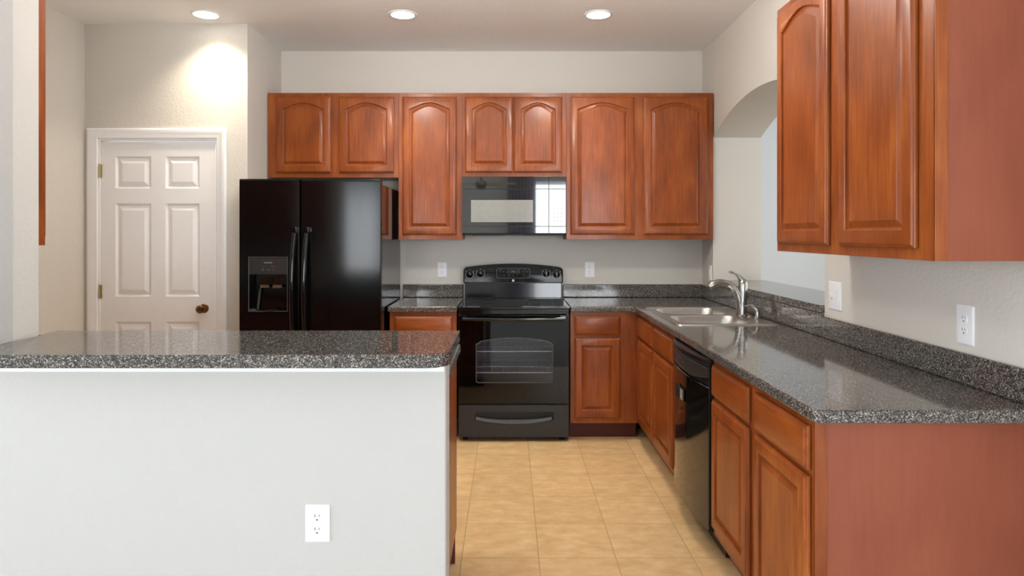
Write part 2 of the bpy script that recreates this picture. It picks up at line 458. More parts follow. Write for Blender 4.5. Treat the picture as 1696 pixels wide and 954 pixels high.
for z in (1.837, 1.016, .23):
    hb = MB(DO); hb.lathe([(.0062, -.045), (.0062, .045)], (SX0 - .003, YP - .002, z), 'z', 12)
    hb.lathe([(.003, .045), (.0045, .048), (.001, .053)], (SX0 - .003, YP - .002, z), 'z', 12)
    hb.box(SX0 - .001, SX0 + .006, YP + .004, YP + .0125, z - .044, z + .044)
    hb.build('door_hinge', M['hinge'], dr)
MB(DO).box(DX1 - .0185, DX1 - .014, YP + .002, YP + .03, kz - .028, kz + .028).build('strike_plate', M['brass'], dr)

# ------------------------------------------------------------------ cabinets
def contour(x0, x1, z0, zs, rise, d, n, y):
    pts = [(x0 + d, y, z0 + d), (x1 - d, y, z0 + d)]
    mid, half = (x0 + x1) / 2, (x1 - x0) / 2
    for i in range(n + 1):
        u = 1 - 2 * i / n
        s = .72 * (1 - u * u) + .28 * (math.cos(PI * u) + 1) / 2
        pts.append((mid + u * (half - d), y, zs - d + rise * s))
    return pts
def door_mb(x0, x1, z0, z1, arched, stile=.05, yf=0.0):
    """raised-panel door, its back on the frame plane y=yf, facing -y"""
    b = MB(); n = 20 if arched else 1
    rect = lambda d, y: contour(x0, x1, z0, z1, 0, d, n, yf + y)
    ins = stile
    rise = .049 if arched else 0
    zs = z1 - (.091 if arched else stile)
    con = lambda d, y: contour(x0 + ins, x1 - ins, z0 + stile + .004, zs, rise, d, n, yf + y)
    b.loops([rect(.0, -.003), rect(0, -.010), rect(.002, -.0135), rect(.005, -.0145), rect(.008, -.0165), rect(.010, -.0195), rect(.013, -.0205),
             con(0, -.0205), con(.0025, -.0185), con(.0035, -.0105), con(.008, -.0085), con(.0105, -.0085), con(.030, -.0180), con(.0315, -.0192)])
    return b
def drawer_mb(x0, x1, z0, z1, yf=0.0):
    b = MB()
    rect = lambda d, y: contour(x0, x1, z0, z1, 0, d, 1, yf + y)
    b.loops([rect(.0, -.003), rect(0, -.010), rect(.002, -.0135), rect(.005, -.0145), rect(.009, -.0165), rect(.012, -.0195), rect(.015, -.0205)])
    return b
def cabinet(name, label, loc, rotz, w_, h, depth, doors, drawers=(), toe=0, arched=True, stile=.05, end=None, group=None):
    """local frame: x 0..w, front frame at y=0 facing -y, depth +y, z 0..h from loc"""
    t = thing(name, label, 'cabinet', loc, rotz, group)
    f = .019
    holes = [(a + .012, b - .012, c + .012, d - .012) for a, b, c, d in list(doors) + list(drawers)]
    MB().cells([0, w_], [toe, h], 0, f, holes).build('face_frame', M['wood'], t, bevel=.001, seg=1)
    cb = MB(); s = .016
    cb.box(0, s, f, depth, toe, h).box(w_ - s, w_, f, depth, toe, h)
    cb.box(s, w_ - s, f, depth, toe, toe + s)
    if not toe: cb.box(s, w_ - s, f, depth, h - s, h)
    cb.box(s, w_ - s, depth - .008, depth, toe + s, h - (0 if toe else s))
    cb.build('carcass', M['end_lam'] if end else M['wood'], t, smooth=False)
    if end:   # strip of solid wood along the front edge of the exposed side
        MB().box(w_ - .004, w_ + .003, 0, .036, toe, h).build('edge_strip', M['wood'], t, bevel=.001)
    if toe:
        tb = MB().box(0, w_, .075, .091, 0, toe)
        if end: tb.box(w_ - s, w_, .091, depth, 0, toe)
        tb.build('toe_kick', M['toe'], t, smooth=False)
    for a, b, c, d in doors:
        door_mb(a, b, c, d, arched, stile).build('door', M['wood'], t, angle=25)
    for a, b, c, d in drawers:
        drawer_mb(a, b, c, d).build('drawer_front', M['wood_h'], t, angle=25)
    return t

YU = 4.835
DPX = 4.815 / F
def ux(px): return (px - 842) * DPX
ZT = 2.444
def upper(label, X0, X1, z0, doors, dz0):
    dl = [(ux(a) - X0, ux(b) - X0, dz0 - z0, 2.413 - z0) for a, b in doors]
    return cabinet('wall_cabinet', label, (X0, YU, z0), 0, X1 - X0, ZT - z0, YB - YU - .001, dl)
upper('short two-door cherry wall cabinet above the black refrigerator', -1.766, -.8075, 1.822, [(456, 547), (561, 652)], 1.856)
upper('tall narrow single-door cherry wall cabinet between refrigerator and microwave', -.8065, -.3375, 1.366, [(666, 756)], 1.400)
upper('short two-door cherry wall cabinet directly above the microwave', -.3365, .4255, 1.826, [(770, 850), (851, 931.5)], 1.858)
upper('tall two-door cherry wall cabinet right of the microwave in the corner', .4265, 1.505, 1.366, [(945, 1051.5), (1066.5, 1173)], 1.402)
# near right wall
cabinet('wall_cabinet', 'large cherry wall cabinet hung on the right wall above the long counter', (1.195, 2.925, 1.333), -PI / 2, 1.08, 1.067, XR - 1.195 - .001,
        [(.035, .486, .034, 1.032), (.572, 1.010, .034, 1.032)], end=True)
# over the far left counter, only its end shows past the wall stub
cabinet('wall_cabinet', 'cherry wall cabinet at far left, only its narrow end showing past the wall edge', (-1.77, 2.515, 1.366), PI, 1.10, ZT - 1.366, 2.515 - 2.2235,
        [(.006, .53, .034, 1.047), (.57, 1.07, .034, 1.047)])

BH = .876
YBF = 4.50
def bx(px): return (px - 842) * 4.48 / F
ZD1, ZD0, ZR1, ZR0 = .699, .150, .847, .717
X0 = -.811
cabinet('base_cabinet', 'narrow cherry base cabinet between refrigerator and stove', (X0, YBF, 0), 0, .457, BH, YB - YBF - .001,
        [(bx(653) - X0, bx(749) - X0, ZD0, ZD1)], [(bx(653) - X0, bx(749) - X0, ZR0, ZR1)], toe=.114, arched=False)
X0 = .424
cabinet('base_cabinet', 'cherry base cabinet with one drawer right of the stove in the corner', (X0, YBF, 0), 0, .462, BH, YB - YBF - .001,
        [(bx(951.8) - X0, bx(1028) - X0, ZD0, ZD1)], [(bx(951.8) - X0, bx(1028) - X0, ZR0, ZR1)], toe=.114, arched=False)
XF = .888
cabinet('base_cabinet', 'cherry sink base cabinet with two doors and two false drawers beside dishwasher', (XF, 4.498, 0), -PI / 2, 1.040, BH, XR - XF - .001,
        [(.055, .498, ZD0, ZD1), (.535, .982, ZD0, ZD1)], [(.055, .498, ZR0, ZR1), (.535, .982, ZR0, ZR1)], toe=.114, arched=False)
cabinet('base_cabinet', 'cherry base cabinet at the near end of the right counter with plain reddish side', (XF, 2.842, 0), -PI / 2, .932, BH, XR - XF - .001,
        [(.016, .437, ZD0, ZD1), (.503, .914, ZD0, ZD1)], [(.016, .437, ZR0, ZR1), (.503, .914, ZR0, ZR1)], toe=.114, arched=False, end=True)
# peninsula run, fronts facing the stove
cabinet('base_cabinet', 'cherry base cabinet behind the white half wall, end panel facing the stove', (-.228, 2.90, 0), PI, .66, BH, .80,
        [(.03, .315, ZD0, ZD1), (.345, .63, ZD0, ZD1)], [(.03, .315, ZR0, ZR1), (.345, .63, ZR0, ZR1)], toe=.114, arched=False)
cabinet('base_cabinet', 'cherry base cabinet under the left part of the bar counter', (-.889, 2.90, 0), PI, .66, BH, .80,
        [(.03, .315, ZD0, ZD1), (.345, .63, ZD0, ZD1)], [(.03, .315, ZR0, ZR1), (.345, .63, ZR0, ZR1)], toe=.114, arched=False)
cabinet('base_cabinet', 'cherry base cabinet in the far left corner below the hanging cabinet', (-1.60, 2.90, 0), PI, 1.27, BH, .67,
        [(.03, .62, ZD0, ZD1), (.65, 1.24, ZD0, ZD1)], [(.03, .62, ZR0, ZR1), (.65, 1.24, ZR0, ZR1)], toe=.114, arched=False)

# ------------------------------------------------------------------ worktops
ZC0, ZC1 = .8765, .914
def worktop(b, name, parent=None):
    return b.build(name, M['lam'], parent, bevel=.007, seg=3)
ct = thing('countertop', 'short speckled grey laminate counter between refrigerator and stove', 'countertop', (-.58, 4.8, ZC0))
worktop(MB(ct.location).box(-.822, -.350, 4.47, YB - .001, ZC0, ZC1), 'worktop', ct)
worktop(MB(ct.location).box(-.822, -.350, 5.12, YB - .001, ZC1, 1.016), 'backsplash', ct)
# L-shaped counter with the sink cut-out
SKX0, SKX1, SKY0, SKY1 = .912, 1.462, 3.545, 4.39
ct = thing('countertop', 'long L-shaped speckled grey laminate counter holding the sink', 'countertop', (1.19, 3.4, ZC0))
out = [(.422, 4.47), (.422, YB - .001), (XR - .001, YB - .001), (XR - .001, 1.845), (.867, 1.845), (.857, 1.855), (.857, 4.44), (.830, 4.47)]
hole = rrect(SKX0 + .02, SKX1 - .02, SKY0 + .02, SKY1 - .02, .05)
worktop(MB(ct.location).plate([(x, y, ZC0) for x, y in out], [[(x, y, ZC0) for x, y in hole]], (0, 0, ZC1 - ZC0)), 'worktop', ct)
worktop(MB(ct.location).box(.422, XR - .001, 5.12, YB - .001, ZC1, 1.016), 'backsplash', ct)
worktop(MB(ct.location).loops([[(1.496, y, ZC1), (XR - .001, y, ZC1), (XR - .001, y, h_), (1.496, y, h_)] for y, h_ in ((1.845, 1.016), (3.150, 1.016), (3.153, 1.0302), (4.865, 1.0302), (4.868, 1.016), (5.119, 1.016))]), 'backsplash', ct)
# peninsula lower counter
ct = MB((-.9, 2.6, ZC0)).plate([(x, y, ZC0) for x, y in ((-.2145, 2.095), (-.2145, 2.96), (-2.878, 2.96), (-2.878, 2.225), (-1.575, 2.225), (-1.575, 2.095))], [], (0, 0, ZC1 - ZC0))
o = worktop(ct, 'countertop'); o.location = (-.9, 2.6, ZC0)
tag(o, 'lower grey laminate counter behind the raised bar, only its end showing', 'countertop')
# raised bar
pts = [(-1.577, 1.862), (-1.577, 2.222), (-1.592, 2.226), (-1.592, 2.33), (-.172, 2.33)]
r_, cx, cy = .062, -.172 - .062, 1.862 + .062
ell = [(cx + r_ * math.cos(-PI / 2 * k / 10), cy + r_ * math.sin(-PI / 2 * k / 10)) for k in range(11)]
b = MB((-.87, 2.1, 1.029)).plate([(x, y, 1.029) for x, y in pts + ell], [], (0, 0, .038))
o = b.build('bar_top', M['lam'], bevel=.005, seg=3); o.location = (-.87, 2.1, 1.029)
tag(o, 'raised speckled grey bar top on the white half wall, one rounded corner', 'bar top')
# ledge of the arched opening
b = MB((1.69, 4.0, 1.031)).plate([(x, y, 1.031) for x, y in ((1.495, 3.153), (1.495, 4.865), (1.89, 4.865), (1.89, 3.153))], [], (0, 0, .036))
o = b.build('pass_through_ledge', M['lam'], bevel=.005, seg=3); o.location = (1.69, 4.0, 1.031)
tag(o, 'speckled grey ledge lying in the arched wall opening behind the faucet', 'ledge')

# ------------------------------------------------------------------ refrigerator
FX0, FX1, FS = -1.747, -.827, -1.349
fr = thing('refrigerator', 'glossy black side-by-side refrigerator with two doors and dispenser', 'refrigerator', ((FX0 + FX1) / 2, 4.65, 0))
fo = fr.location
b = MB(fo); b.box(FX0 + .006, FX1 - .004, 4.335, 5.06, .03, 1.735)
b.build('case', M['black'], fr, bevel=.006)
b = MB(fo); b.box(FX0 + .012, FX1 - .012, 4.30, 4.335, .02, .10)
for i in range(9): b.box(FX0 + .06, FX1 - .06, 4.297, 4.30, .03 + i * .007, .033 + i * .007)
b.build('kick_grille', M['black_matte'], fr)
for x in (FX0 + .08, FX1 - .08):
    for y in (4.40, 4.98):
        MB(fo).lathe([(.02, 0), (.022, .004), (.022, .03)], (x, y, 0), 'z', 14).build('foot', M['black_matte'], fr)
def fridge_door(x0, x1, hole=None, bow=.006):
    """door with a slightly bowed front; optional rectangular recess"""
    b = MB(fo); z0, z1 = .105, 1.765; yb = 4.325; N = 18
    xs = sorted(set([x0 + (x1 - x0) * i / N for i in range(N + 1)] + [x0 + (x1 - x0) * q for q in (.0035, .0075, .012, .988, .9925, .9965)] + (list(hole[:2]) if hole else [])))
    zs = [z0, z0 + .006, z0 + .02] + (list(hole[2:]) if hole else []) + [z1 - .02, z1 - .006, z1]
    def yf(x, z):
        u = (x - x0) / (x1 - x0) * 2 - 1
        e = max(0, abs(u) - .985) / .015
        return 4.268 - bow * (1 - u * u) + .010 * e * e + (.004 if z in (z0, z1) else 0)
    g = {}
    for i, x in enumerate(xs):
        for j, z in enumerate(zs): g[i, j] = b.v((x, yf(x, z), z))
    for i in range(len(xs) - 1):
        for j in range(len(zs) - 1):
            cx, cz = (xs[i] + xs[i+1]) / 2, (zs[j] + zs[j+1]) / 2
            if hole and hole[0] < cx < hole[1] and hole[2] < cz < hole[3]: continue
            b.face([g[i, j], g[i+1, j], g[i+1, j+1], g[i, j+1]])
    n, m = len(xs) - 1, len(zs) - 1
    per = [g[i, 0] for i in range(n + 1)] + [g[n, j] for j in range(1, m + 1)] + [g[i, m] for i in range(n - 1, -1, -1)] + [g[0, j] for j in range(m - 1, 0, -1)]
    back = [b.bm.verts.new((v.co.x, yb - fo.y, v.co.z)) for v in per]
    for k in range(len(per)):
        b.face([per[k], per[(k + 1) % len(per)], back[(k + 1) % len(per)], back[k]])
    b.face(back)
    return b
HX0, HX1, HZ0, HZ1 = P(412, 0, 4.25).x, P(475.5, 0, 4.25).x, P(0, 515, 4.25).z, P(0, 426, 4.25).z
ld = fridge_door(FX0, FS - .003, (HX0, HX1, HZ0, HZ1)).build('door', M['fridge_black'], fr, angle=50)
rd = fridge_door(FS + .003, FX1, None).build('door', M['fridge_black'], fr, angle=50)
# dispenser in the left door
ZM = P(0, 454.5, 4.25).z
dp = MB(fo).box(HX0, HX1, 4.2535, 4.30, ZM, HZ1 - .001).build('dispenser_panel', M['grey_panel'], fr, bevel=.003)
b = MB(fo)   # recess, open at the front
yk = 4.318
b.face([b.v(p) for p in ((HX0, yk, HZ0), (HX1, yk, HZ0), (HX1, yk, ZM), (HX0, yk, ZM))])
for q in (((HX0, 4.256, HZ0), (HX0, yk, HZ0), (HX0, yk, ZM), (HX0, 4.256, ZM)), ((HX1, 4.256, HZ0), (HX1, yk, HZ0), (HX1, yk, ZM), (HX1, 4.256, ZM)),
          ((HX0, 4.256, HZ0), (HX1, 4.256, HZ0), (HX1, yk, HZ0), (HX0, yk, HZ0))):
    b.face([b.v(p) for p in q])
rc = b.build('dispenser_recess', M['black'], fr)
b = MB(fo); b.cells([HX0 - .004, HX1 + .003], [HZ0 - .005, HZ1 + .003], 4.2485, 4.2565, [(HX0 + .001, HX1 - .001, HZ0, HZ1 - .001)])
b.build('dispenser_bezel', M['grey_handle'], fr, bevel=.0015)
for (pa, pb, qa, qb) in ((431.5, 448, 460, 477), (452, 469, 458, 477)):
    p = MB(fo); A = P(pa, qa, 4.27); Bq = P(pb, qb, 4.27); sl = -.012
    p.loops([[(A.x + .006, 4.262, A.z), (Bq.x, 4.262, A.z), (Bq.x, 4.285, A.z), (A.x + .006, 4.285, A.z)],
             [(A.x + sl * .2, 4.27, Bq.z), (Bq.x + sl, 4.27, Bq.z), (Bq.x + sl, 4.29, Bq.z), (A.x + sl * .2, 4.29, Bq.z)]])
    pd = p.build('dispenser_paddle', M['clear'], fr)
    MB(fo).box(A.x - .003, Bq.x + sl, 4.272, 4.284, Bq.z + .001, Bq.z + .019).build('paddle_tip', M['amber'], pd, bevel=.002)
MB(fo).tube([P(431, 478, 4.29), P(429, 495, 4.30), P(427, 512, 4.296)], [.006, .007, .006], 10).build('dispenser_tube', M['grey_handle'], fr)
MB(fo).lathe([(.001, 0), (.045, 0), (.047, .003), (.04, .006), (.001, .004)], ((HX0 + HX1) / 2 + .01, 4.283, HZ0 + .001), 'z', 24).build('drip_tray', M['black_satin'], fr)
yy = 4.2533
c = P(444, 435.3, yy); lettering('FRIGIDAIRE', .0105, M['mark'], dp, (c.x - fo.x, yy - fo.y, c.z), (PI / 2, 0, 0))
b = MB(fo)
for px, py, ww in ((435, 447, 4), (444.5, 447, 4.5), (452.5, 446.5, 2), (436, 443.5, 2)):
    a = P(px - ww / 2, py + .5, yy); q = P(px + ww / 2, py - .5, yy); b.box(a.x, q.x, yy - .0004, yy + .002, a.z, q.z)
b.build('button_marks', M['mark_dim'], dp)
b = MB(fo); a = P(449, 442.3, yy); q = P(455.5, 440.6, yy); b.box(a.x, q.x, yy - .0004, yy + .002, a.z, q.z)
b.build('indicator', M['red_mark'], dp)
def fridge_handle(xc, sgn):
    b = MB(fo); pts = []; rad = []
    z0, z1 = .62, 1.447
    for i in range(25):
        t = i / 24; z = z0 + (z1 - z0) * t
        bow = math.sin(PI * t) ** .6
        pts.append((xc + sgn * .010 * (1 - (2 * t - 1) ** 2) - .0, 4.262 - .050 * bow, z))
        rad.append((.012, .0155))
    b.tube(pts, rad, 14)
    for z in (z0 + .012, z1 - .012):
        b.box(xc - .013, xc + .013, 4.225, 4.272, z - .014, z + .014)
    return b.build('handle', M['black'], fr, angle=60)
fridge_handle(P(485.5, 0, 4.22).x, -1); fridge_handle(P(505.5, 0, 4.22).x, -1)

# ------------------------------------------------------------------ stove
SXC = .0365
st = thing('stove', 'black freestanding electric stove with glass top and oven', 'stove', (SXC, 4.75, 0))
so = st.location; sx0, sx1 = SXC - .381, SXC + .381
b = MB(so)      # hollow body: sides, bottom, back, front top rail
b.box(sx0 + .004, sx0 + .02, 4.49, 5.10, .03, .895).box(sx1 - .02, sx1 - .004, 4.49, 5.10, .03, .895)
b.box(sx0 + .02, sx1 - .02, 4.49, 5.10, .03, .05).box(sx0 + .02, sx1 - .02, 5.08, 5.10, .05, .895)
b.box(sx0 + .02, sx1 - .02, 4.49, 4.50, .24, .262)
b.build('body', M['black_satin'], st, smooth=False)
for x in (sx0 + .05, sx1 - .05):
    for y in (4.52, 5.05):
        MB(so).lathe([(.018, 0), (.02, .004), (.02, .012), (.01, .014), (.01, .03)], (x, y, 0), 'z', 14).build('foot', M['black_matte'], st)
b = MB(so); b.box(sx0, sx1, 4.449, 5.10, .897, .9135)
b.box(sx0 + .006, sx1 - .006, 4.458, 4.50, .863, .897)
b.build('cooktop_frame', M['black'], st, bevel=.004, seg=3)
ctg = MB(so).plate([(x, y, .9135) for x, y in rrect(sx0 + .022, sx1 - .022, 4.475, 5.02, .012, 4)], [], (0, 0, .004)).build('glass_top', M['black_glass'], st, bevel=.0012)
for x, y, rr in ((-.19, 4.62, .105), (.19, 4.62, .085), (-.19, 4.88, .08), (.19, 4.88, .1)):
    ring = lambda r, z: [(SXC + x + r * math.cos(2*PI*k/40), y + r * math.sin(2*PI*k/40), z) for k in range(40)]
    MB(so).loops([ring(rr, .9172), ring(rr, .9178), ring(rr - .0015, .9178), ring(rr - .0015, .9172)], closed=True).build('burner_ring', M['grey_panel'], ctg)
# oven door with arched window
OY = 4.458; ox0, ox1 = SXC - .3725, SXC + .3725; oz0, oz1 = .258, .856
wx0, wx1 = P(788.5, 0, OY).x, P(915.5, 0, OY).x
wz0, wz1, wza = P(0, 634, OY).z, P(0, 567, OY).z, P(0, 559.5, OY).z
def oven_hole(d, y):
    pts = []
    r = .018
    for cx, cz, a0 in ((wx0 + r, wz0 + r, PI), (wx1 - r, wz0 + r, 1.5 * PI)):
        for k in range(6):
            a = a0 + PI / 2 * k / 5; pts.append((cx + (r - d) * math.cos(a), y, cz + (r - d) * math.sin(a)))
    for i in range(17):
        u = 1 - 2 * i / 16; e = max(0, abs(u) - .93) / .07
        pts.append((SXC + u * ((wx1 - wx0) / 2 - d) + (wx0 + wx1 - 2 * SXC) / 2, y, wz1 - d + (wza - wz1) * (1 - u * u) - .014 * e * e))
    return pts
b = MB(so)
b.plate([(x, OY, z) for x, z in rrect(ox0, ox1, oz0, oz1, .01, 3)], [oven_hole(0, OY)], (0, .03, 0))
od = b.build('oven_door', M['oven_black'], st, bevel=.002)
b = MB(so); b.loops([oven_hole(-.0015, OY - .0015), oven_hole(.003, OY - .0015), oven_hole(.003, OY + .003), oven_hole(-.0015, OY + .003)], closed=True)
b.build('window_trim', M['grey_handle'], od)
b = MB(so); b.plate(oven_hole(.001, OY + .002), [], (0, .003, 0)); b.build('window_pane', M['oven_pane'], od, smooth=False)
b = MB(so)      # cavity, open at the front
cx0, cx1, cz0, cz1, cy1 = sx0 + .06, sx1 - .06, .30, .82, 5.0
q = {k: b.v(p) for k, p in {'a': (cx0, 4.495, cz0), 'b': (cx1, 4.495, cz0), 'c': (cx1, 4.495, cz1), 'd': (cx0, 4.495, cz1), 'e': (cx0, cy1, cz0), 'f': (cx1, cy1, cz0), 'g': (cx1, cy1, cz1), 'h': (cx0, cy1, cz1)}.items()}
for s in ('abfe', 'bcgf', 'cdhg', 'daeh', 'efgh'): b.face([q[k] for k in s])
b.build('oven_cavity', M['cavity'], st, smooth=False)
for z in (.455, .60):
    b = MB(so); b.tube([(cx0 + .005, 4.52, z), (cx1 - .005, 4.52, z)], .004, 8).tube([(cx0 + .005, 4.97, z), (cx1 - .005, 4.97, z)], .004, 8)
    b.tube([(cx0 + .005, 4.75, z - .006), (cx1 - .005, 4.75, z - .006)], .004, 8)
    for i in range(17):
        x = cx0 + .02 + (cx1 - cx0 - .04) * i / 16; b.tube([(x, 4.515, z + .005), (x, 4.975, z + .005)], .0022, 6)
    b.build('oven_rack', M['wire'], st)
b = MB(so); zh = .838
pts = [(SXC - .345 + .69 * i / 24, 4.418 - .010 * (1 - (2 * i / 24 - 1) ** 2), zh - .004 * (1 - (2 * i / 24 - 1) ** 2)) for i in range(25)]
b.tube(pts, [(.012, .011)] * 25, 14)
for s in (-1, 1): b.box(SXC + s * .335 - .018, SXC + s * .335 + .018, 4.412, 4.460, zh - .012, zh + .012)
b.build('oven_handle', M['black'], od, angle=50)
# storage drawer with a recessed smile handle
DY = 4.456; dz0, dz1 = .032, .248
rx0, rx1 = P(786.5, 0, DY).x, P(917.5, 0, DY).x; rz0, rz1 = P(0, 702, DY).z, P(0, 682, DY).z
def smile(d, y):
    pts = []
    for i in range(19):
        u = -1 + 2 * i / 18; pts.append((SXC + u * ((rx1 - rx0) / 2 - d), y, rz0 + d + .028 * u * u))
    pts += [(rx1 - d - .001, y, rz1 - .012), (rx1 - d - .012, y, rz1 - d), (rx0 + d + .012, y, rz1 - d), (rx0 + d + .001, y, rz1 - .012)]
    return pts
b = MB(so); b.plate([(x, DY, z) for x, z in rrect(ox0, ox1, dz0, dz1, .008, 3)], [smile(0, DY)], (0, .022, 0))
dw_ = b.build('storage_drawer', M['drawer_black'], st, bevel=.0025)
MB(so).box(rx0 - .005, rx1 + .005, DY + .0205, DY + .03, rz0 - .004, rz1 + .004).build('handle_recess', M['black_matte'], dw_)
b = MB(so)
rings = []
for i in range(21):
    u = -1 + 2 * i / 20; x = SXC + u * ((rx1 - rx0) / 2 - .012); z = rz0 - .002 + .030 * u * u; hgt = .034 - .012 * abs(u)
    rings.append([(x, DY - .004, z), (x, DY - .012, z + .004), (x, DY - .010, z + hgt - .004), (x, DY - .003, z + hgt), (x, DY + .012, z + hgt - .006), (x, DY + .016, z + .006)])
b.loops(rings); b.build('drawer_handle', M['grey_handle'], dw_, angle=50)
# backguard
b = MB(so); b.loops([[(x, 5.028, .914), (x, 5.036, 1.035), (x, 5.10, 1.035), (x, 5.10, .914)] for x in (sx0 + .012, sx1 - .012)])
b.box(sx0 + .012, sx1 - .012, 5.026, 5.036, .914, .925)
b.build('rear_riser', M['black'], st, bevel=.003)
GY = 4.985
def guard(d, y, tilt=0):
    pts = []
    zb, ze, zm = 1.034, 1.150, 1.180
    x0, x1 = sx0 + .002, sx1 - .002
    for cx, cz, a0, r in ((x0 + .012, zb + .012, PI, .012), (x1 - .012, zb + .012, 1.5 * PI, .012)):
        for k in range(5):
            a = a0 + PI / 2 * k / 4; pts.append((cx + (r - d) * math.cos(a), y, cz + (r - d) * math.sin(a)))
    half = (x1 - x0) / 2; r = .024
    for i in range(41):
        if i < 9: xx = half - r + r * math.cos(PI / 2 * i / 8); dz = r * (1 - math.sin(PI / 2 * i / 8))
        elif i > 31: xx = -(half - r) - r * math.sin(PI / 2 * (i - 32) / 8); dz = r * (1 - math.cos(PI / 2 * (i - 32) / 8))
        else: xx = (half - r) * (1 - 2 * (i - 8) / 24); dz = 0
        u = xx / half
        pts.append((SXC + u * (half - d), y, ze - d + (zm - ze) * (1 - u * u) - dz))
    return [(x, yy_ + (z - zb) * tilt, z) for x, yy_, z in pts]
TL = .12
b = MB(so); b.loops([guard(0, 5.10), guard(0, GY + .008, TL), guard(.004, GY + .001, TL), guard(.009, GY, TL)])
cp = b.build('control_panel', M['panel_black'], st, angle=40)
b = MB(so); b.box(sx0 + .02, sx1 - .02, GY - .003, GY + .012, 1.036, 1.041); b.build('trim_strip', M['grey_panel'], cp, bevel=.001)
def gp(px, py, lift=.0):
    """point on the tilted control panel face"""
    Y = GY
    for _ in range(4):
        z = H_CAM - (py - 387) * Y / F; Y = GY + (z - 1.034) * TL - lift
    return Vector(((px - 842) * Y / F, Y, z))
for i, (px, py) in enumerate(((778, 454.6), (795.8, 453.3), (904.6, 453.5), (921.8, 455))):
    c = gp(px, py)
    k = MB(so); k.lathe([(.025, .006), (.025, -.004), (.022, -.016), (.019, -.018), (.001, -.018)], (c.x, c.y, c.z), 'y', 24)
    ang = (0, 0, .0, 0)[i]
    k.box(c.x - .004, c.x + .004, c.y - .026, c.y - .016, c.z - .019, c.z + .019)
    kb = k.build('control_knob', M['panel_black'], cp, angle=40)
    m = MB(so); m.box(c.x - .001, c.x + .001, c.y - .0265, c.y - .026, c.z + .004, c.z + .017); m.build('pointer_mark', M['mark'], kb)
    tick = MB(so)
    for j in range(19):
        a = math.radians(-230 + j * 280 / 18 + 90 - 40)
        a = math.radians(130 + j * 280 / 18)
        ux_, uz_ = math.cos(a), math.sin(a)
        r0, r1 = .029, (.034 if j % 2 else .032)
        p0 = Vector((c.x + ux_ * r0, 0, c.z + uz_ * r0)); p1 = Vector((c.x + ux_ * r1, 0, c.z + uz_ * r1)); n_ = Vector((-uz_, 0, ux_)) * .0011
        q4 = []
        for pp in (p0 - n_, p1 - n_, p1 + n_, p0 + n_):
            q4.append(tick.v((pp.x, GY + (pp.z - 1.034) * TL - .0006, pp.z)))
        tick.face(q4)
    tick.build('dial_marks', M['mark'], cp, smooth=False)
def onpanel(txt, px, py, size, mat):
    c = gp(px, py, .0008); return lettering(txt, size, mat, cp, (c.x - so.x, c.y - so.y, c.z), (PI / 2 - math.atan(TL), 0, 0), .0002)
for px in (772.5, 785.5, 789, 801, 898, 911, 915, 928): pass
for px, py in ((778.5, 447.2), (796, 446.3), (904.5, 446.5), (921.5, 447.8)): onpanel('OFF', px, py, .0062, M['mark'])
for px, py in ((771.5, 449), (789.5, 448), (898, 447.8), (917, 445.2)): onpanel('HI', px, py, .006, M['mark'])
for px, py in ((785.5, 449.2), (802, 448.2), (910.5, 448.8), (928, 449.5)): onpanel('LO', px, py, .006, M['mark'])
for px, py in ((777.8, 465), (795.4, 464.2), (904.4, 463.6), (921.8, 465.2)):
    icon = MB(so)
    for (a, b_, c_, d_) in ((-1.6, 1.6, -1.7, -1.3), (-1.6, 1.6, 1.3, 1.7), (-1.6, -1.2, -1.3, 1.3), (1.2, 1.6, -1.3, 1.3), (-.5, .3, .2, .9)):
        q4 = [gp(px + a, py + c_, .0006), gp(px + b_, py + c_, .0006), gp(px + b_, py + d_, .0006), gp(px + a, py + d_, .0006)]
        icon.face([icon.v(v) for v in q4])
    icon.build('burner_icon', M['mark_dim'], cp, smooth=False)
onpanel('HOT', 812.2, 446, .0075, M['mark_dim']); onpanel('SURFACE', 812, 459.8, .006, M['mark_dim'])
# clock and keypad field
ring = []
rr = rrect(822.5, 878, 444.2, 461, 3.2, 4)
for d, l in ((0, .0004), (0, .0014), (.55, .0014), (.55, .0004)):
    cxp, cyp = 850, 452.6
    ring.append([gp(x - math.copysign(d, x - cxp), y - math.copysign(d, y - cyp), l) for x, y in rr])
b = MB(so); b.loops(ring, closed=True); b.build('keypad_outline', M['grey_handle'], cp)
b = MB(so); b.face([b.v(gp(x, y, .0007)) for x, y in ((839.5, 446.2), (861, 446.2), (861, 453.6), (839.5, 453.6))]); b.build('display', M['black_glass'], cp, smooth=False)
onpanel('6:06', 850, 450, .017, M['green'])
for txt, px, py, sz in (('BAKE', 829.5, 447, .006), ('BROIL', 869.5, 447, .006), ('ON', 828, 450, .006), ('OFF', 834, 450, .006), ('OVEN', 866, 450, .0055), ('LIGHT', 873, 450, .0055),
                        ('SET', 828, 455.8, .0058), ('CLOCK', 835, 455.8, .0055), ('TIMER', 843, 455.9, .0055), ('COOK', 850, 456.4, .0055), ('TIME', 856.5, 456, .0055), ('START', 867, 455.2, .006), ('CLEAR', 868, 458, .0055)):
    onpanel(txt, px, py, sz, M['mark_dim'])
c = gp(850, 464.6)
b = MB(so); b.lathe([(.0095, .001), (.0095, -.0012), (.008, -.0016), (.0005, -.0016)], (c.x, c.y, c.z), 'y', 24); b.build('emblem', M['mark'], cp)

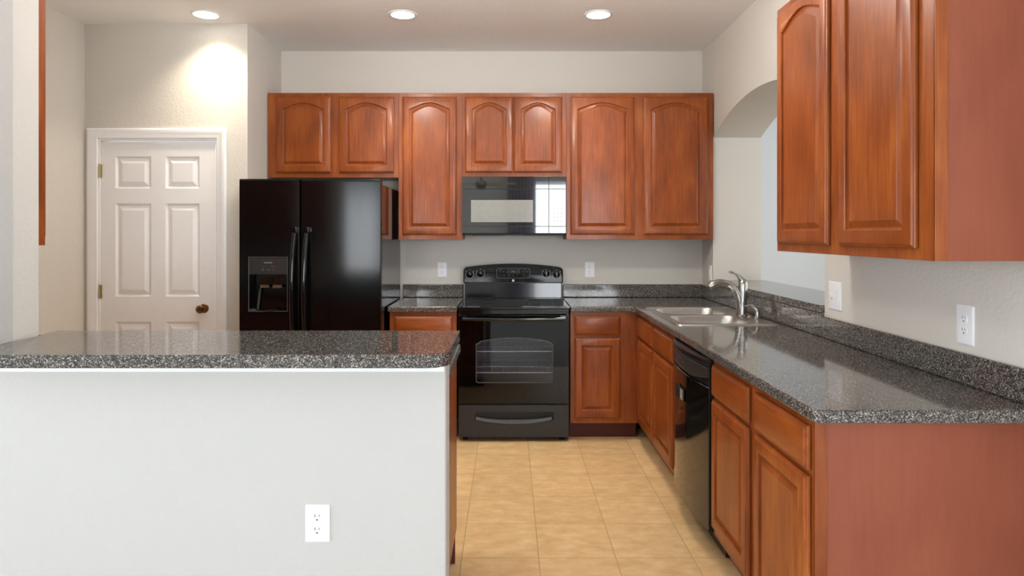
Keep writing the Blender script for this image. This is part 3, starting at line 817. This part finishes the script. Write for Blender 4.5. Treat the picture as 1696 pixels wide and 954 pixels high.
# ------------------------------------------------------------------ microwave
MY = 4.772; mx0, mx1, mz0, mz1 = -.336, .4175, 1.407, 1.8245
mw = thing('microwave_oven', 'black over-the-range microwave with pale grey window above the stove', 'microwave', ((mx0 + mx1) / 2, 4.95, mz0))
mo = mw.location
b = MB(mo); b.box(mx0 + .004, mx1 - .004, 4.80, 5.138, mz0 + .004, mz1); b.build('case', M['black_satin'], mw, bevel=.003)
xs = P(909, 0, MY).x; za, zb = P(0, 313, MY).z, P(0, 375, MY).z
mv = (P(780, 0, MY).x, P(883, 0, MY).x, P(0, 368, MY).z, P(0, 331, MY).z)
g = .0012
def panel(x0, x1, z0, z1, name, hole=None):
    b = MB(mo); b.cells([x0, x1], [z0, z1], MY, 4.80, [hole] if hole else []); return b.build(name, M['mw_glass'], mw, bevel=.0012, seg=2)
panel(mx0, xs - g, za + g, mz1, 'vent_grille_left'.replace('_left', ''))
panel(xs + g, mx1, za + g, mz1, 'vent_grille')
md = panel(mx0, xs - g, zb + g, za - g, 'door', mv)
pnl = panel(xs + g, mx1, zb + g, za - g, 'control_panel')
panel(mx0, xs - g, mz0 + .006, zb - g, 'lower_strip'); panel(xs + g, mx1, mz0 + .006, zb - g, 'lower_strip')
MB(mo).box(mv[0] + .0005, mv[1] - .0005, MY + .0012, MY + .01, mv[2] + .0005, mv[3] - .0005).build('window', M['mw_window'], md, smooth=False)
b = MB(mo); b.box(mx0 + .012, mx1 - .012, 4.785, 5.12, mz0 - .010, mz0 + .006)
b.build('underside_vent', M['black_matte'], mw, bevel=.004)
for x in (mx0 + .19, mx1 - .19): MB(mo).box(x - .12, x + .12, 4.86, 5.04, mz0 - .0125, mz0 - .0095).build('grease_filter', M['grey_handle'], mw)
b = MB(mo)
for r in range(5):
    for cidx in range(3):
        x = xs + .04 + cidx * .026; z = 1.50 + r * .03
        b.box(x - .006, x + .006, MY - .0004, MY + .002, z - .0012, z + .0012)
b.build('key_marks', M['grey_handle'], pnl)

# ------------------------------------------------------------------ dishwasher (local: x toward the camera, front facing -y)
DWY1 = 3.452; WD_ = .604
dwt = thing('dishwasher', 'black dishwasher with bowed front built in beside the sink cabinet', 'dishwasher', (.872, DWY1, 0), -PI / 2)
b = MB(); b.box(.012, WD_ - .012, .02, .60, .11, .868); b.build('tub', M['black_matte'], dwt)
b = MB(); b.box(.006, WD_ - .006, .07, .09, .004, .112); b.build('toe_plate', M['black_satin'], dwt, bevel=.002)
def bow(x, amt):
    u = (x / WD_) * 2 - 1; return -amt * (1 - u * u)
N = 24
def bowed(z0, z1, y_edge, amt, yback, x0=.004, x1=WD_ - .004):
    b = MB(); rings = []
    for i in range(N + 1):
        x = x0 + (x1 - x0) * i / N; y = y_edge + bow(x, amt)
        rings.append([(x, yback, z0), (x, y + .003, z0), (x, y, z0 + .003), (x, y, z1 - .003), (x, y + .003, z1), (x, yback, z1)])
    return b.loops(rings)
bowed(.118, .742, -.004, .026, .02).build('door', M['black'], dwt, angle=40)
con = bowed(.7445, .838, .000, .024, .02).build('console', M['black_satin'], dwt, angle=35)
# control face: slightly proud, its lower edge a shallow smile
b = MB(); rings = []
for i in range(N + 1):
    x = .012 + (WD_ - .024) * i / N; u = (x / WD_) * 2 - 1; zb_ = .788 - .036 * (1 - u * u); y = bow(x, .0265)
    rings.append([(x, y + .008, zb_ - .002), (x, y - .0012, zb_), (x, y - .0035, zb_ + .003), (x, y - .0035, .820), (x, y + .004, .832), (x, y + .010, .832)])
b.loops(rings); face_ = b.build('control_face', M['grey_panel'], con, angle=30)
b = MB(); rings = []
for i in range(N + 1):
    x = .004 + (WD_ - .008) * i / N
    rings.append([(x, .03, .838), (x, -.002 + bow(x, .030), .834), (x, -.010 + bow(x, .034), .842), (x, -.009 + bow(x, .034), .860), (x, -.002 + bow(x, .030), .868), (x, .03, .868)])
b.loops(rings); b.build('grip_lip', M['black_satin'], dwt, angle=40)
for a_ in (.0005, WD_ - .008): MB().box(a_, a_ + .0075, -.003, .02, .118, .868).build('side_trim', M['black_satin'], dwt, bevel=.002)
b = MB()
def onconsole(x, z): return (x, bow(x, .0265) - .0043, z)
for j in range(8):
    x = .10 + j * .028; z = .772 - .008 * (1 - ((x / WD_) * 2 - 1) ** 2)
    for (a, c_, d_, e_) in ((-.006, .006, .0, .0018), (-.004, .003, -.006, -.0045)):
        b.face([b.v(onconsole(x + a, z + d_)), b.v(onconsole(x + c_, z + d_)), b.v(onconsole(x + c_, z + e_)), b.v(onconsole(x + a, z + e_))])
for x, z in ((.20, .806), (.225, .799), (.17, .793), (.27, .790)):
    b.face([b.v(onconsole(x - .014, z)), b.v(onconsole(x + .012, z)), b.v(onconsole(x + .012, z + .0016)), b.v(onconsole(x - .014, z + .0016))])
b.face([b.v(onconsole(.055, .800)), b.v(onconsole(.059, .800)), b.v(onconsole(.059, .812)), b.v(onconsole(.055, .812))])
b.build('button_marks', M['mark'], con, smooth=False)
# magnet sign on the dishwasher door
mg = thing('magnet_sign', 'small black magnet plate with pale pattern on the dishwasher door', 'magnet', (.842, 3.21, .605), -PI / 2)
b = MB(); b.box(-.075, .075, -.0075, -.0035, 0, .062); b.build('plate', M['black_matte'], mg, bevel=.003)
b = MB(); b.box(-.05, .05, -.0045, -.0005, .005, .057); b.build('backing', M['black_matte'], mg)
b = MB()
for i in range(2):
    for j in range(3): b.cells([.012 + i * .024, .012 + i * .024 + .019], [.006 + j * .017, .006 + j * .017 + .014], -.0081, -.0072, [(.012 + i * .024 + .003, .012 + i * .024 + .016, .006 + j * .017 + .003, .006 + j * .017 + .011)])
b.build('print', M['mark'], mg, smooth=False)

# ------------------------------------------------------------------ sink, faucet
sk = thing('kitchen_sink', 'stainless steel double-bowl sink set in the corner counter', 'sink', ((SKX0 + SKX1) / 2, (SKY0 + SKY1) / 2, ZC1))
ko = sk.location; zr = ZC1 + .005
bowls = [(.952, 1.345, 3.585, 3.945), (.952, 1.345, 3.99, 4.35)]
bl = [rrect(*q, .075, 8) for q in bowls]
b = MB(ko)
b.plate([(x, y, zr - .0025) for x, y in rrect(SKX0, SKX1, SKY0, SKY1, .03)], [[(x, y, zr - .0025) for x, y in l] for l in bl], (0, 0, .0025))
b.build('rim', M['steel'], sk, bevel=.001)
b = MB(ko); o1, o2 = rrect(SKX0 - .001, SKX1 + .001, SKY0 - .001, SKY1 + .001, .031), rrect(SKX0 + .008, SKX1 - .008, SKY0 + .008, SKY1 - .008, .023)
b.loops([[(x, y, ZC1 + .0003) for x, y in o1], [(x, y, zr) for x, y in rrect(SKX0 + .001, SKX1 - .001, SKY0 + .001, SKY1 - .001, .03)], [(x, y, zr + .0012) for x, y in o2], [(x, y, zr - .002) for x, y in o2]], closed=False, cap0=False, cap1=False)
b.build('rim_edge', M['steel'], sk, angle=60)
for q in bowls:
    b = MB(ko); rings = []
    for d, z in ((-.004, .0012), (0, -.001), (.004, -.008), (.012, -.06), (.022, -.13), (.045, -.165), (.09, -.176), (.14, -.180)):
        r = max(.02, .075 - d * .3)
        rings.append([(x, y, zr + z) for x, y in rrect(q[0] + d, q[1] - d, q[2] + d, q[3] - d, r, 8)])
    b.loops(rings, cap0=False); bo = b.build('bowl', M['steel'], sk, angle=60)
    MB(ko).lathe([(.001, .002), (.02, .002), (.03, .004), (.042, .006), (.045, .003), (.045, -.01), (.001, -.01)], ((q[0] + q[1]) / 2, (q[2] + q[3]) / 2, zr - .18), 'z').build('drain', M['nickel'], bo)
ZK = zr + .001
fc = thing('kitchen_faucet', 'brushed nickel single-lever faucet with arched pull-out spout at the sink', 'faucet', (1.405, 3.93, ZK))
c = fc.location
YFc = 3.93
def fpt(cx_, cy_):   # pixel in the [930,420]+/2.98 crop, on the faucet plane
    return P(930 + cx_ / 2.98, 420 + cy_ / 2.98, YFc)
bxp = fpt(890, 318).x
b = MB(c); b.lathe([(.001, 0), (.034, 0), (.035, .004), (.030, .010), (.001, .010)], (bxp, YFc, ZK), 'z'); b.build('base_ring', M['nickel'], fc)
zb_, zt_ = ZK + .010, fpt(890, 140).z
b = MB(c)
pts = [(bxp + .000, YFc, zb_), (bxp + .002, YFc, zb_ + .06), (bxp + .005, YFc, zb_ + .13), (bxp + .007, YFc, zt_ - .012), (bxp + .006, YFc, zt_ + .012), (bxp + .003, YFc, zt_ + .020)]
b.tube(pts, [.027, .026, .027, .027, .022, .008], 20); b.build('body', M['nickel'], fc, angle=60)
b = MB(c)
path = [fpt(884, 296), fpt(882, 262), fpt(877, 228), fpt(868, 198), fpt(856, 176), fpt(842, 160), fpt(826, 150)]
b.tube(path, [.021, .0235, .0235, .022, .0205, .0195, .0185], 18); b.build('spout', M['nickel'], fc, angle=60)
b = MB(c)
path = [fpt(827, 150), fpt(812, 145), fpt(795, 142), fpt(778, 143), fpt(762, 147), fpt(748, 153), fpt(738, 160), fpt(732, 166)]
b.tube(path, [.017, .0185, .0195, .0205, .021, .0215, .021, .018], 18); b.build('spray_head', M['nickel'], fc, angle=60)
b = MB(c)
path = [fpt(897, 142), fpt(884, 124), fpt(872, 110), fpt(858, 100), fpt(846, 94), fpt(835, 91), fpt(827, 91)]
b.tube(path, [(.020, .016), (.017, .0145), (.010, .012), (.0062, .010), (.0058, .010), (.0078, .011), (.0055, .008)], 14); b.build('lever', M['nickel'], fc, angle=60)
sd = thing('soap_dispenser', 'small nickel soap pump with curved nozzle beside the faucet', 'soap dispenser', (1.437, 3.80, ZK))
c = sd.location; x_, y_ = c.x, c.y
b = MB(c); b.lathe([(.001, 0), (.020, 0), (.0205, .003), (.017, .007), (.0135, .010), (.0135, .034), (.012, .042), (.001, .044)], (x_, y_, ZK), 'z', 18); b.build('pump_body', M['nickel'], sd, angle=45)
b = MB(c); b.tube([(x_ + .002, y_, ZK + .034), (x_ - .002, y_, ZK + .052), (x_ - .014, y_, ZK + .066), (x_ - .034, y_, ZK + .074), (x_ - .056, y_, ZK + .075), (x_ - .070, y_, ZK + .070)], [.0125, .012, .010, .008, .0068, .006], 14)
b.build('nozzle', M['nickel'], sd, angle=60)
o = MB((1.42, 3.865, ZK)).lathe([(.001, 0), (.020, 0), (.0205, .002), (.017, .005), (.001, .006)], (1.42, 3.865, ZK), 'z', 20).build('sink_hole_cover', M['nickel'])
o.location = (1.42, 3.865, ZK); tag(o, 'round nickel sink hole cover between faucet and soap pump', 'sink cover')

# ------------------------------------------------------------------ wall plates
def outlet(label, loc, rotz, w_=.073, h=.117):
    t = thing('wall_outlet', label, 'outlet', loc, rotz)
    b = MB(); rr0 = lambda d, y: [(x, y, z) for x, z in rrect(-w_/2 + d, w_/2 - d, -h/2 + d, h/2 - d, .004, 3)]
    b.loops([rr0(0, -.0005), rr0(0, -.003), rr0(.004, -.006), rr0(.006, -.0065)]); b.build('cover_plate', M['plastic'], t, angle=30)
    for s in (-1, 1):
        zc = s * .0195
        b = MB(); pr = []
        for k in range(28):
            a = 2 * PI * k / 28; pr.append((.0172 * math.cos(a), max(-.0135, min(.0135, .0172 * math.sin(a)))))
        f_ = lambda d, y: [(x * (1 - d), y, zc + z * (1 - d)) for x, z in pr]
        b.loops([f_(0, -.006), f_(0, -.0075), f_(.06, -.0082)]); rc_ = b.build('receptacle', M['plastic'], t, angle=30)
        b = MB(); b.box(-.0075, -.0052, -.0086, -.007, zc + .001, zc + .0095).box(.0052, .0072, -.0086, -.007, zc + .002, zc + .0090)
        b.lathe([(.0027, -.007), (.0027, -.0086)], (0, 0, zc - .0068), 'y', 12); b.build('slots', M['slot'], rc_, smooth=False)
    MB().lathe([(.003, -.006), (.003, -.0072), (.001, -.0075)], (0, 0, 0), 'y', 12).build('screw', M['plastic'], t)
    return t
def switch(label, loc, rotz, w_, h, gang):
    t = thing('wall_switch', label, 'switch', loc, rotz)
    b = MB(); rr0 = lambda d, y: [(x, y, z) for x, z in rrect(-w_/2 + d, w_/2 - d, -h/2 + d, h/2 - d, .004, 3)]
    b.loops([rr0(0, -.0005), rr0(0, -.003), rr0(.004, -.006), rr0(.006, -.0065)]); b.build('cover_plate', M['plastic'], t, angle=30)
    for k in range(gang):
        xc = (k - (gang - 1) / 2) * .046
        if gang == 2 and k == 0:
            b = MB(); b.box(xc - .005, xc + .005, -.014, -.006, -.004, .011); b.build('toggle', M['plastic'], t, bevel=.002)
            b = MB(); b.box(xc - .003, xc + .003, -.0075, -.006, -.017, -.013); b.build('indicator', M['slot'], t)
        else:
            b = MB(); b.loops([[(xc - .0165, -.006, -.033), (xc + .0165, -.006, -.033), (xc + .0165, -.006, .033), (xc - .0165, -.006, .033)],
                               [(xc - .0160, -.0075, -.0325), (xc + .0160, -.0075, -.0325), (xc + .0160, -.0115, .0325), (xc - .0160, -.0115, .0325)]])
            b.build('rocker', M['plastic'], t)
    return t
outlet('white outlet on the back wall left of the stove', (-.519, YB, 1.127), 0)
outlet('white outlet on the back wall right of the stove', (.634, YB, 1.129), 0, .078, .122)
outlet('white outlet low on the half wall under the bar', (-.572, 1.975, .542), 0, .073, .112)
outlet('white outlet on the right wall below the big hanging cabinet', (XR, 2.177, 1.108), -PI / 2, .084, .132)
switch('white double switch plate on the right wall beside the arched opening', (XR, 3.045, 1.122), -PI / 2, .118, .132, 2)
switch('thin white switch plate seen edge-on beside the arch behind the faucet', (XR, 4.93, 1.112), -PI / 2, .075, .122, 1)

# ------------------------------------------------------------------ ceiling lights
def can(label, x, y, power=CAN_POWER, col=(1.0, .86, .66)):
    t = thing('recessed_light', label, 'ceiling light', (x, y, CEIL), 0, 'recessed ceiling lights')
    b = MB(); b.lathe([(.094, 0), (.094, -.003), (.088, -.006), (.076, -.005), (.074, -.001)], (0, 0, 0), 'z', 36); b.build('trim_ring', M['trim'], t)
    b = MB(); b.lathe([(.001, -.0045), (.05, -.0045), (.0745, -.0035), (.0745, -.001), (.001, -.001)], (0, 0, 0), 'z', 36); b.build('lens', M['lamp'], t)
    l = bpy.data.lights.new('lamp', 'AREA'); l.shape = 'DISK'; l.size = .13; l.spread = 1.9; l.energy = power; l.color = col
    lo = bpy.data.objects.new('lamp', l); C.objects.link(lo); lo.parent = t; lo.location = (0, 0, -.012)
    return t
can('round recessed ceiling light in front of the pantry door wall', -1.967, 4.28)
can('round recessed ceiling light in the middle, above the refrigerator and stove gap', -.687, 4.28)
can('round recessed ceiling light on the right, nearest the arched opening', .585, 4.28)


def fill_light(label, x, y):  # unseen globe added above the view to lift kitchen and ceiling brightness
    t = thing('added_fill_light', label, 'ceiling light', (x, y, CEIL))
    MB().lathe([(.001, 0), (.075, 0), (.074, -.014), (.05, -.024), (.045, -.062), (.001, -.062)], (0, 0, 0), 'z').build('mount', M['nickel'], t)
    pr = [(.10 * math.sin(PI * k / 16) + .001, -.155 + .10 * math.cos(PI * k / 16)) for k in range(17)]
    MB().lathe(pr, (0, 0, 0), 'z', 32).build('fill_globe', M['globe'], t)
fill_light('added unseen opal globe giving fill light from the ceiling in front of the refrigerator', -.85, 3.08)
fill_light('added unseen opal globe giving fill light from the ceiling in front of the sink counter', .35, 3.08)

# ------------------------------------------------------------------ living room things mirrored in the microwave
fan = thing('ceiling_fan', 'dark ceiling fan with pale blades, mirrored in the microwave front', 'ceiling fan', (-.51, -2.8, CEIL))
c = fan.location
MB(c).lathe([(.07, 0), (.068, -.03), (.03, -.07), (.012, -.075), (.012, -.42), (.05, -.43), (.10, -.46), (.105, -.54), (.07, -.58), (.001, -.60)], (c.x, c.y, CEIL), 'z').build('motor', M['black_satin'], fan)
for k in range(5):
    a = 2 * PI * k / 5 + .3
    d = Vector((math.cos(a), math.sin(a), 0)); n_ = Vector((-math.sin(a), math.cos(a), 0))
    b = MB(c); z = CEIL - .50; rings = []
    for t_, hw in ((.10, .03), (.2, .06), (.45, .072), (.65, .07), (.69, .05)):
        m_ = Vector((c.x, c.y, z)) + d * t_
        rings.append([m_ - n_ * hw + Vector((0, 0, -.012)), m_ + n_ * hw + Vector((0, 0, .012)), m_ + n_ * hw + Vector((0, 0, .018)), m_ - n_ * hw + Vector((0, 0, -.006))])
    b.loops(rings); b.build('blade', M['fan_wood'], fan)
cu_ = thing('curtain', 'grey pleated curtain at the patio glass, mirrored in the microwave front', 'curtain', (.3, -4.85, .02))
b = MB(cu_.location); rings = []
for k in range(61):
    x = -.02 + .62 * k / 60; y = -4.85 + .035 * math.sin(k * .9)
    rings.append([(x, y - .004, .02), (x, y + .004, .02), (x, y + .004, 2.69), (x, y - .004, 2.69)])
b.loops(rings); b.build('curtain_panel', M['curtain'], cu_, angle=80)
MB(cu_.location).tube([(-.1, -4.85, 2.70), (4.1, -4.85, 2.70)], .012, 12).build('curtain_rod', M['black_satin'], cu_)
